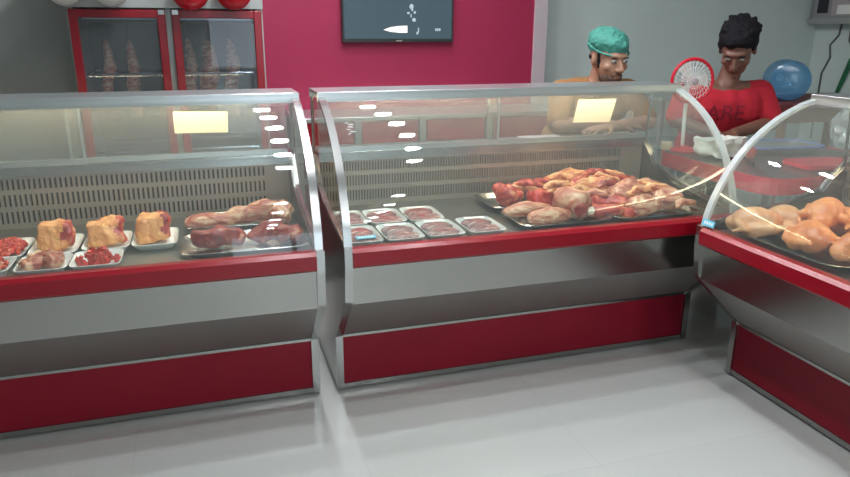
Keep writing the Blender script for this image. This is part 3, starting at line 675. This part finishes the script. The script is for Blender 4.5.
# man in green cap, leaning with folded forearms on the rear worktop
s = 1.16
P = dict(pelvis=(0,.30,.86), belly=(0,.24,1.0), chest=(0,.12,1.10), neck=(0,.03,1.205), shL=(.20,.07,1.155), shR=(-.20,.07,1.155), elL=(.265,-.085,1.008), elR=(-.265,-.085,1.008), wrL=(-.02,-.185,1.000), wrR=(.02,-.115,1.000),
 hipL=(.09,.31,.82), hipR=(-.09,.31,.82), knL=(.12,.27,.46), knR=(-.12,.30,.46), anL=(.13,.38,.075), anR=(-.13,.38,.075), curl=.35)
t, Mx, J = person('man in green hair cap and brown shirt leaning on folded arms behind the middle case', (1.640,.76,0), -.08, P, s, 'skin1', .16, .20, .0, (.015,-.035,1.345))
eyes(t, Mx, s)
bm = bmesh.new()
caps(bm, J['chest']+Vector((-.08,0,0))*s, J['chest']+Vector((.08,0,0))*s, .122*s, .122*s); caps(bm, J['chest'], J['neck']-Vector((0,-.01,.035)), .11*s, .066*s)
caps(bm, J['belly']+Vector((-.06,0,0)), J['belly']+Vector((.06,0,0)), .118*s, .118*s); caps(bm, J['belly'], J['chest'], .128*s, .128*s)
caps(bm, J['pelvis']+Vector((-.07,0,0)), J['pelvis']+Vector((.07,0,0)), .118*s, .118*s); caps(bm, J['pelvis'], J['belly'], .128*s, .125*s)
for q in 'LR':
    caps(bm, J['neck']-Vector((0,-.01,.045)), J['sh'+q], .066*s, .068*s); caps(bm, J['sh'+q], J['el'+q]*.85+J['sh'+q]*.15, .066*s, .052*s)
sh = link('shirt', bm, 'shirt1', t); remesh(sh, .009, 2)
bm = bmesh.new(); tube(bm, [(J['neck']+Vector((.060*math.cos(a), -.018+.050*math.sin(a), -.012+.03*math.sin(a))))for a in [R(k) for k in range(0, 361, 20)]], .010, seg=8, cap=False); link('collar', bm, 'collar', sh)
bm = bmesh.new()
for q in 'LR':
    caps(bm, J['hip'+q], J['kn'+q], .092*s, .065*s); caps(bm, J['kn'+q], J['an'+q]+Vector((0,0,.03)), .064*s, .050*s)
o = link('trousers', bm, 'trousers', t); remesh(o, .011, 1)
bm = bmesh.new(); ell(bm, (0,.022,.074), (.086,.108,.064), Euler((.12,0,0)), 5); ell(bm, (0,.035,.050), (.082,.098,.050), Euler((.14,0,0)), 4)
for v in bm.verts: v.co *= s
lump(bm, 5, .007, 34)
c = link('hair_cap', bm, 'cap', t); c.matrix_local = Mx; remesh(c, .006, 1)
bm = bmesh.new(); tube(bm, [Vector((.088*math.cos(a), .012+.098*math.sin(a), .046+.016*math.sin(a)))*s for a in [R(k) for k in range(0, 361, 12)]], .006, seg=8, cap=False); link('elastic_band', bm, 'cap', c)
bm = bmesh.new()
for v in ell(bm, (0,-.037,-.072), (.0515,.053,.040), None, 4): pass
bmesh.ops.delete(bm, geom=[v for v in bm.verts if v.co.z > -.062+max(0, abs(v.co.x)-.03)*2.2 or v.co.y > -.0], context='VERTS')
for v in bm.verts: v.co *= s
be = link('beard', bm, 'beard', t, recalc=False); be.matrix_local = Mx; k = be.modifiers.new('s', 'SOLIDIFY'); k.thickness = .005; k.offset = 0
bm = bmesh.new(); ell(bm, (0,-.072,-.097), (.025,.021,.018), None, 3)
for q in (-1, 1): caps(bm, (0,-.099,-.046), (q*.026,-.086,-.056), .0055, .004, 8)
for v in bm.verts: v.co *= s
k = link('moustache', bm, 'beard', t); k.matrix_local = Mx
bm = bmesh.new()
for q in (-1, 1): caps(bm, (q*.066,-.014,.04), (q*.060,-.020,-.030), .012, .008, 8)
tube(bm, [(.066*math.cos(a), .02+.070*math.sin(a), .0) for a in [R(k) for k in range(10, 171, 20)]], .013, seg=8)
for v in bm.verts: v.co *= s
k = link('hair', bm, 'hair', t); k.matrix_local = Mx

# boy in red T-shirt working at the corner table
s = 1.22
P = dict(pelvis=(0,.14,.80), belly=(0,.12,.93), chest=(0,.05,1.055), neck=(-.005,-.0,1.185), shL=(.215,.03,1.135), shR=(-.215,.03,1.135), elL=(.285,-.03,.965), elR=(-.30,-.04,.975), wrL=(-.02,-.215,.925), wrR=(-.16,-.25,.935),
 hipL=(.09,.14,.78), hipR=(-.09,.14,.78), knL=(.10,.12,.44), knR=(-.10,.12,.44), anL=(.11,.16,.075), anR=(-.11,.16,.075), curl=.8)
t, Mx, J = person('boy with thick black hair and red T-shirt looking down at the corner table', (2.54,.83,0), -.30, P, s, 'skin2', -.50, .62, .0, (.012,-.05,1.388))
eyes(t, Mx, s, .4)
bm = bmesh.new()
caps(bm, J['chest']+Vector((-.09,0,0))*s, J['chest']+Vector((.09,0,0))*s, .122*s, .122*s); caps(bm, J['chest'], J['neck']-Vector((0,-.01,.045)), .11*s, .058*s)
caps(bm, J['belly']+Vector((-.07,0,0)), J['belly']+Vector((.07,0,0)), .122*s, .122*s); caps(bm, J['belly'], J['chest'], .128*s, .128*s); caps(bm, J['pelvis']+Vector((-.07,0,0)), J['pelvis']+Vector((.07,0,0)), .122*s, .122*s); caps(bm, J['pelvis'], J['belly'], .128*s, .125*s)
for q in 'LR':
    caps(bm, J['neck']-Vector((0,-.01,.055)), J['sh'+q], .058*s, .064*s); caps(bm, J['sh'+q], J['el'+q]*.80+J['sh'+q]*.20, .066*s, .060*s)
sh = link('shirt', bm, 'shirt2', t); remesh(sh, .009, 2)
cu = bpy.data.curves.new('letters', 'FONT'); cu.body = 'ARE'; cu.size = .13; cu.align_x = 'CENTER'; cu.extrude = .0
tmp = bpy.data.objects.new('tmp', cu); C.objects.link(tmp); dg = bpy.context.evaluated_depsgraph_get(); me = bpy.data.meshes.new_from_object(tmp.evaluated_get(dg)); bpy.data.objects.remove(tmp)
bm = bmesh.new(); bm.from_mesh(me); bmesh.ops.triangulate(bm, faces=bm.faces[:]); bmesh.ops.subdivide_edges(bm, edges=[e for e in bm.edges if e.calc_length() > .02], cuts=3)
bmesh.ops.transform(bm, matrix=Matrix.Translation((-.03,-.35,.985)) @ Matrix.Rotation(PI/2, 4, 'X'), verts=bm.verts)
o = link('shirt_print', bm, 'print', sh, recalc=False); o['label'] = 'dark faded letters printed across the chest'
sw = o.modifiers.new('w', 'SHRINKWRAP'); sw.target = sh; sw.wrap_method = 'PROJECT'; sw.use_project_y = True; sw.use_project_x = False; sw.use_project_z = False; sw.use_negative_direction = False; sw.use_positive_direction = True; sw.offset = .003
bm = bmesh.new()
for q in 'LR':
    caps(bm, J['hip'+q], J['kn'+q], .092*s, .065*s); caps(bm, J['kn'+q], J['an'+q]+Vector((0,0,.03)), .064*s, .050*s)
o = link('trousers', bm, 'trousers', t); remesh(o, .011, 1)
bm = bmesh.new(); ell(bm, (0,.028,.062), (.088,.100,.084), None, 5); ell(bm, (0,.065,.0), (.080,.060,.07), None, 4); ell(bm, (.0,-.048,.088), (.066,.038,.030), None, 4)
for q in (-1, 1): ell(bm, (q*.070,.012,.035), (.018,.045,.038), None, 3)
random.seed(8)
for k in range(14):
    a = random.random()*2*PI; u = random.uniform(.2, 1); p = Vector((.092*math.cos(a)*math.sqrt(1-u*u*.7), .026+.10*math.sin(a)*math.sqrt(1-u*u*.7), .062+.085*u)); caps(bm, p*.9, p*.93+Vector((random.uniform(-.015,.015), random.uniform(-.02,.01), .002)), .020, .012, 8)
for v in bm.verts: v.co *= s
lump(bm, 2, .006, 26); k = link('hair', bm, 'hair', t); k.matrix_local = Mx; remesh(k, .006, 0)

# ------------------------------------------------------------------ corner table and what stands on it
TZ = .86
tb = thing('corner_table', 'steel work table with a thick red edge in the corner between the two cases', 'table', (2.40,.17,0))
bm = bmesh.new()
vs = []
def rr(x0, x1, y0, y1, r, n=6):
    P = []
    for cx, cy, a0 in ((x1-r,y0+r,-90),(x1-r,y1-r,0),(x0+r,y1-r,90),(x0+r,y0+r,180)):
        for k in range(n+1): a = R(a0+90*k/n); P.append((cx+r*math.cos(a), cy+r*math.sin(a)))
    return P
def plate(bm, P, z0, z1):
    a = [bm.verts.new((x, y, z0)) for x, y in P]; b = [bm.verts.new((x, y, z1)) for x, y in P]; n = len(P)
    bm.faces.new(a[::-1]); bm.faces.new(b)
    for i in range(n): bm.faces.new((a[i], a[(i+1) % n], b[(i+1) % n], b[i]))
plate(bm, rr(-.49,.50,-.42,.42,.12), TZ-.012, TZ); link('table_top', bm, 'steel_deck', tb, smooth=False)
bm = bmesh.new(); o_ = rr(-.505,.515,-.435,.435,.13); i_ = rr(-.49,.50,-.42,.42,.12)
rings = [[bm.verts.new((x, y, z)) for x, y in P_] for P_, z in ((o_,TZ-.07),(o_,TZ+.004),(i_,TZ+.004),(i_,TZ-.07))]
for a, b in zip(rings, rings[1:]+rings[:1]):
    for k in range(len(a)): bm.faces.new((a[k], a[(k+1) % len(a)], b[(k+1) % len(a)], b[k]))
link('red_edge', bm, 'redplastic', tb, smooth=False)
for x in (-.42,.42):
    for y in (-.34,.34): link('leg', TB([(x,y,0),(x,y,TZ-.012)], .02, seg=10), 'shelf', tb)
bm = bmesh.new(); plate(bm, rr(-.44,.44,-.36,.36,.02), .25, .265); link('lower_shelf', bm, 'steel_dull', tb, smooth=False)
# stack of white plastic bags
bm = bmesh.new(); bmesh.ops.create_cube(bm, size=1)
for v in bm.verts: v.co = Vector((v.co.x*.22, v.co.y*.15, v.co.z*.085))
bmesh.ops.subdivide_edges(bm, edges=bm.edges[:], cuts=7, use_grid_fill=True); lump(bm, 9, .028, 13); settle(bm)
tag(link('bag_bundle', bm, 'plastic_white', None, (2.09,.30,TZ+.004), (0,0,.25)), 'crumpled bundle of white plastic bags on the left end of the corner table', 'bags')
tag(link('cream_block', BX(-.025,.025,-.02,.02,0,.045,bev=.005), 'beige', None, (1.955,.56,TZ+.006)), 'small cream block at the far left corner of the corner table', 'block')
bm = foam_bm(.42,.26,.04,.004); o = tag(link('plastic_tray', bm, 'shelf', None, (2.52,.36,TZ+.001), (0,0,-.12)), 'wide shallow grey tray with a blue rim in front of the boy', 'tray')
bm = bmesh.new(); n = 32; tube(bm, [(.21*math.copysign(abs(math.cos(a))**.28, math.cos(a)), .13*math.copysign(abs(math.sin(a))**.28, math.sin(a)), .041) for a in [2*PI*(k+.5)/n for k in range(n+1)]], .006, seg=6, cap=False); link('blue_rim', bm, 'bluedark', o)
bm = bmesh.new(); plate(bm, rr(-.17,.17,-.11,.11,.05), 0, .02)
tag(link('cutting_board', bm, 'redplastic', None, (2.42,-.05,TZ+.005), (0,0,-.15), smooth=False), 'red chopping board with rounded corners at the near side of the corner table', 'chopping board')
for i, (x, y, l) in enumerate(((2.27,.33,'dark red meat scrap on the corner table between the bags and the grey tray'),(2.22,.22,'small red meat scrap near the front of the corner table beside the glass'))):
    bm = blobtube([(-.05,0,.02),(0,0,.028),(.05,.01,.02)], [.018,.028,.016], 40+i, .008, 22); tag(piece('meat_scrap', l, 'meat', bm, 'meat_red', (x, y, TZ+.004), .4*i, 'scraps of meat on the corner table'))
bm = TB([(-.10,0,.008),(.0,0,.008)], .009, seg=8); k = tag(link('knife', bm, 'black', None, (2.12,.10,TZ+.004), (0,0,.9)), 'kitchen knife with a black handle lying on the corner table', 'knife')
bm = bmesh.new(); prism(bm, [(-.014,.006),(.014,.007),(.014,.0085),(-.014,.0095)], 0, .17); link('blade', bm, 'chrome', k, smooth=False)
# fan with red guard ring
fn = thing('table_fan', 'small fan with red guard ring and pale wire grille beside the boy', 'fan', (2.03,.50,TZ+.004), -.2)
bm = bmesh.new(); lathe(bm, [(.075,0),(.075,.012),(.03,.024),(.012,.03)], 24); link('base', bm, 'redplastic', fn)
link('stem', TB([(0,.03,.02),(0,.045,.20),(0,.04,.32)], .010), 'plastic_white', fn)
bm = bmesh.new(); n = 48; FR = .112; hz = .375
tube(bm, [(FR*math.cos(2*PI*k/n), 0, hz+FR*math.sin(2*PI*k/n)) for k in range(n+1)], .009, seg=8, cap=False); link('guard_ring', bm, 'redplastic', fn)
bm = bmesh.new()
for k in range(28):
    a = 2*PI*k/28; tube(bm, [(r*FR*math.cos(a+.5*(1-r)), -.03*(1-r*r), hz+r*FR*math.sin(a+.5*(1-r))) for r in (.18,.4,.6,.8,1.)], .0016, seg=5)
for r in (.35,.62,.85): tube(bm, [(r*FR*math.cos(2*PI*k/24), -.03*(1-r*r), hz+r*FR*math.sin(2*PI*k/24)) for k in range(25)], .0016, seg=5, cap=False)
link('wire_grille', bm, 'foam', fn)
bm = bmesh.new()
for k in range(3):
    a = 2*PI*k/3; c, q = math.cos(a), math.sin(a); P = [(.02,-.012),(.09,-.035),(.098,.0),(.085,.035),(.02,.014)]
    f_ = [bm.verts.new((x*c-z*q, .012+z*.25, hz+x*q+z*c)) for x, z in P]; g_ = [bm.verts.new(v.co+Vector((0,.002,0))) for v in f_]
    bm.faces.new(f_); bm.faces.new(g_[::-1])
    for i in range(5): bm.faces.new((f_[i], g_[i], g_[(i+1) % 5], f_[(i+1) % 5]))
link('blade_set', bm, 'balloon_white', fn, smooth=False)
bm = bmesh.new(); ell(bm, (0,-.028,hz), (.022,.008,.022)); ell(bm, (0,.045,hz), (.035,.035,.035)); link('motor_hub', bm, 'trim', fn)

# wooden table with bottle and bag behind
wt = thing('wooden_table', 'brown wooden table with a dark red top against the right, under the blue water bottle', 'table', (3.68,1.34,0))
bm = bmesh.new(); box(bm, -.55,.60,-.32,.32,.985,1.03, bev=.004); link('table_top', bm, 'wood_red', wt, smooth=False)
bm = bmesh.new(); box(bm, -.44,.54,-.29,-.265,.90,.985); box(bm, -.44,.54,.265,.29,.90,.985); box(bm, -.44,.54,-.285,-.265,.62,.66); link('rail', bm, 'wood', wt, smooth=False)
for x in (-.46,.52):
    for y in (-.28,.25): link('leg', BX(x,x+.045,y,y+.045,0,.985,bev=.004), 'wood', wt, smooth=False)
# bottle lying on its side
bm = bmesh.new(); prof = [(.0001,0),(.10,0),(.128,.012),(.134,.035)]
for k in range(5): prof += [(.134,.05+k*.05),(.128,.063+k*.05),(.134,.076+k*.05)]
prof += [(.134,.31),(.122,.34),(.085,.38),(.045,.40),(.030,.415),(.028,.455)]
lathe(bm, prof, 32)
bt = tag(link('water_bottle', bm, 'bottle', None, (3.36,1.18,1.03+.135), (0,0,0)), 'large blue plastic water bottle lying on its side on the wooden table', 'bottle')
bt.rotation_euler = Euler((R(-90), 0, R(-35)), 'XYZ')
bm = bmesh.new(); lathe(bm, [(.0001,.475),(.031,.475),(.033,.455),(.033,.440)], 20); link('cap', bm, 'foam', bt)
bm = bmesh.new(); ell(bm, (0,0,.15), (.13,.10,.15), None, 5)
for v in bm.verts: v.co.x *= 1-.35*max(0, v.co.z-.1)*4; v.co.z = max(v.co.z, .004)
lump(bm, 6, .03, 14); settle(bm)
tag(link('plastic_bag', bm, 'bag', None, (2.76,.10,TZ+.004)), 'translucent crumpled plastic bag standing at the right end of the corner table', 'bag')
# steel stool / shelf seen through the end glass
st = thing('metal_rack', 'grey metal rack standing behind the corner table near the pale wall', 'rack', (2.75,1.72,0))
for x in (0,.5):
    for y in (0,.34): link('post', BX(x,x+.03,y,y+.03,0,1.02), 'panel_grey', st, smooth=False)
for zz in (.3,.65,1.0): link('shelf', BX(-.02,.55,-.02,.39,zz,zz+.02), 'shelf', st, smooth=False)

# ------------------------------------------------------------------ electrical box on the right wall
X = XR
eb = thing('electrical_box', 'grey electrical distribution box high on the right wall with cables below', 'electrical box', (X, 1.93, 1.56))
bm = bmesh.new(); box(bm, -.11,0,-.62,.22,0,.5, bev=.006); link('casing', bm, 'panel_grey', eb, smooth=False)
link('lower_lip', BX(-.125,0,-.64,.24,-.015,.03), 'fridge_grey', eb, smooth=False)
d = link('cover_door', BX(-.118,-.11,-.60,.03,.05,.48), 'trim', eb, smooth=False)
link('inspection_window', BX(-.117,-.110,.07,.17,.07,.47), 'trousers', eb, smooth=False)
link('paper_label', BX(-.122,-.118,-.22,-.03,.06,.13), 'foam', d, smooth=False)
def cab(lab, pts, r, m, name='cable'):
    return tag(link(name, TB([(X-.005, y, z) for y, z in pts], r, seg=8), m), lab, 'cable', 'cables below the electrical box')
cab('thin grey cable, leftmost below the electrical box', [(1.94,1.55),(1.95,1.46),(2.02,1.38),(2.0,1.28),(2.06,1.15),(2.06,.6)], .008, 'cable')
c = cab('thicker grey cable with a green lower sleeve below the electrical box', [(1.84,1.55),(1.84,1.42),(1.78,1.34),(1.78,1.26)], .011, 'cable')
lk = link('green_sleeve', TB([(X-.02,1.78,1.28),(X-.02,1.80,1.20),(X-.02,1.86,1.02),(X-.02,1.86,.6)], [.017,.02,.016,.016]), 'green', c); lk['label'] = 'green sleeve'
cab('short looping cable at the right picture edge below the electrical box', [(1.62,1.55),(1.60,1.40),(1.54,1.34),(1.40,1.33)], .009, 'cable')
bm = bmesh.new(); lathe(bm, [(.035,0),(.035,.015),(.028,.025),(.0001,.028)], 20)
o = tag(link('red_button', bm, 'redplastic', None, (X+.002,1.53,1.165), (0,-PI/2,0)), 'round red button on the right wall at the picture edge', 'button')

# ------------------------------------------------------------------ world, camera
w = bpy.data.worlds.new('world'); bpy.context.scene.world = w; w.use_nodes = True
w.node_tree.nodes['Background'].inputs[0].default_value = (.78,.90,1,1); w.node_tree.nodes['Background'].inputs[1].default_value = 2.2
cu, cv, H, f, yaw, pitch, roll = -.4587, -2.6623, 1.5, 695.7, .3084, .2938, .0045
F = Vector((math.sin(yaw)*math.cos(pitch), math.cos(yaw)*math.cos(pitch), -math.sin(pitch)))
Rt = Vector((math.cos(yaw), -math.sin(yaw), 0)); U = Rt.cross(F)
R2 = Rt*math.cos(roll)+U*math.sin(roll); U2 = -Rt*math.sin(roll)+U*math.cos(roll)
cd = bpy.data.cameras.new('camera'); co = bpy.data.objects.new('camera', cd); C.objects.link(co)
co.matrix_world = Matrix(((R2.x,U2.x,-F.x,cu),(R2.y,U2.y,-F.y,cv),(R2.z,U2.z,-F.z,H),(0,0,0,1)))
cd.sensor_width = 36; cd.lens = 36*f/850; cd.clip_start = .05
sc_ = bpy.context.scene; sc_.camera = co
sc_.view_settings.view_transform = 'Standard'; sc_.view_settings.look = 'None'; sc_.view_settings.gamma = 1; sc_.view_settings.exposure = 0.38
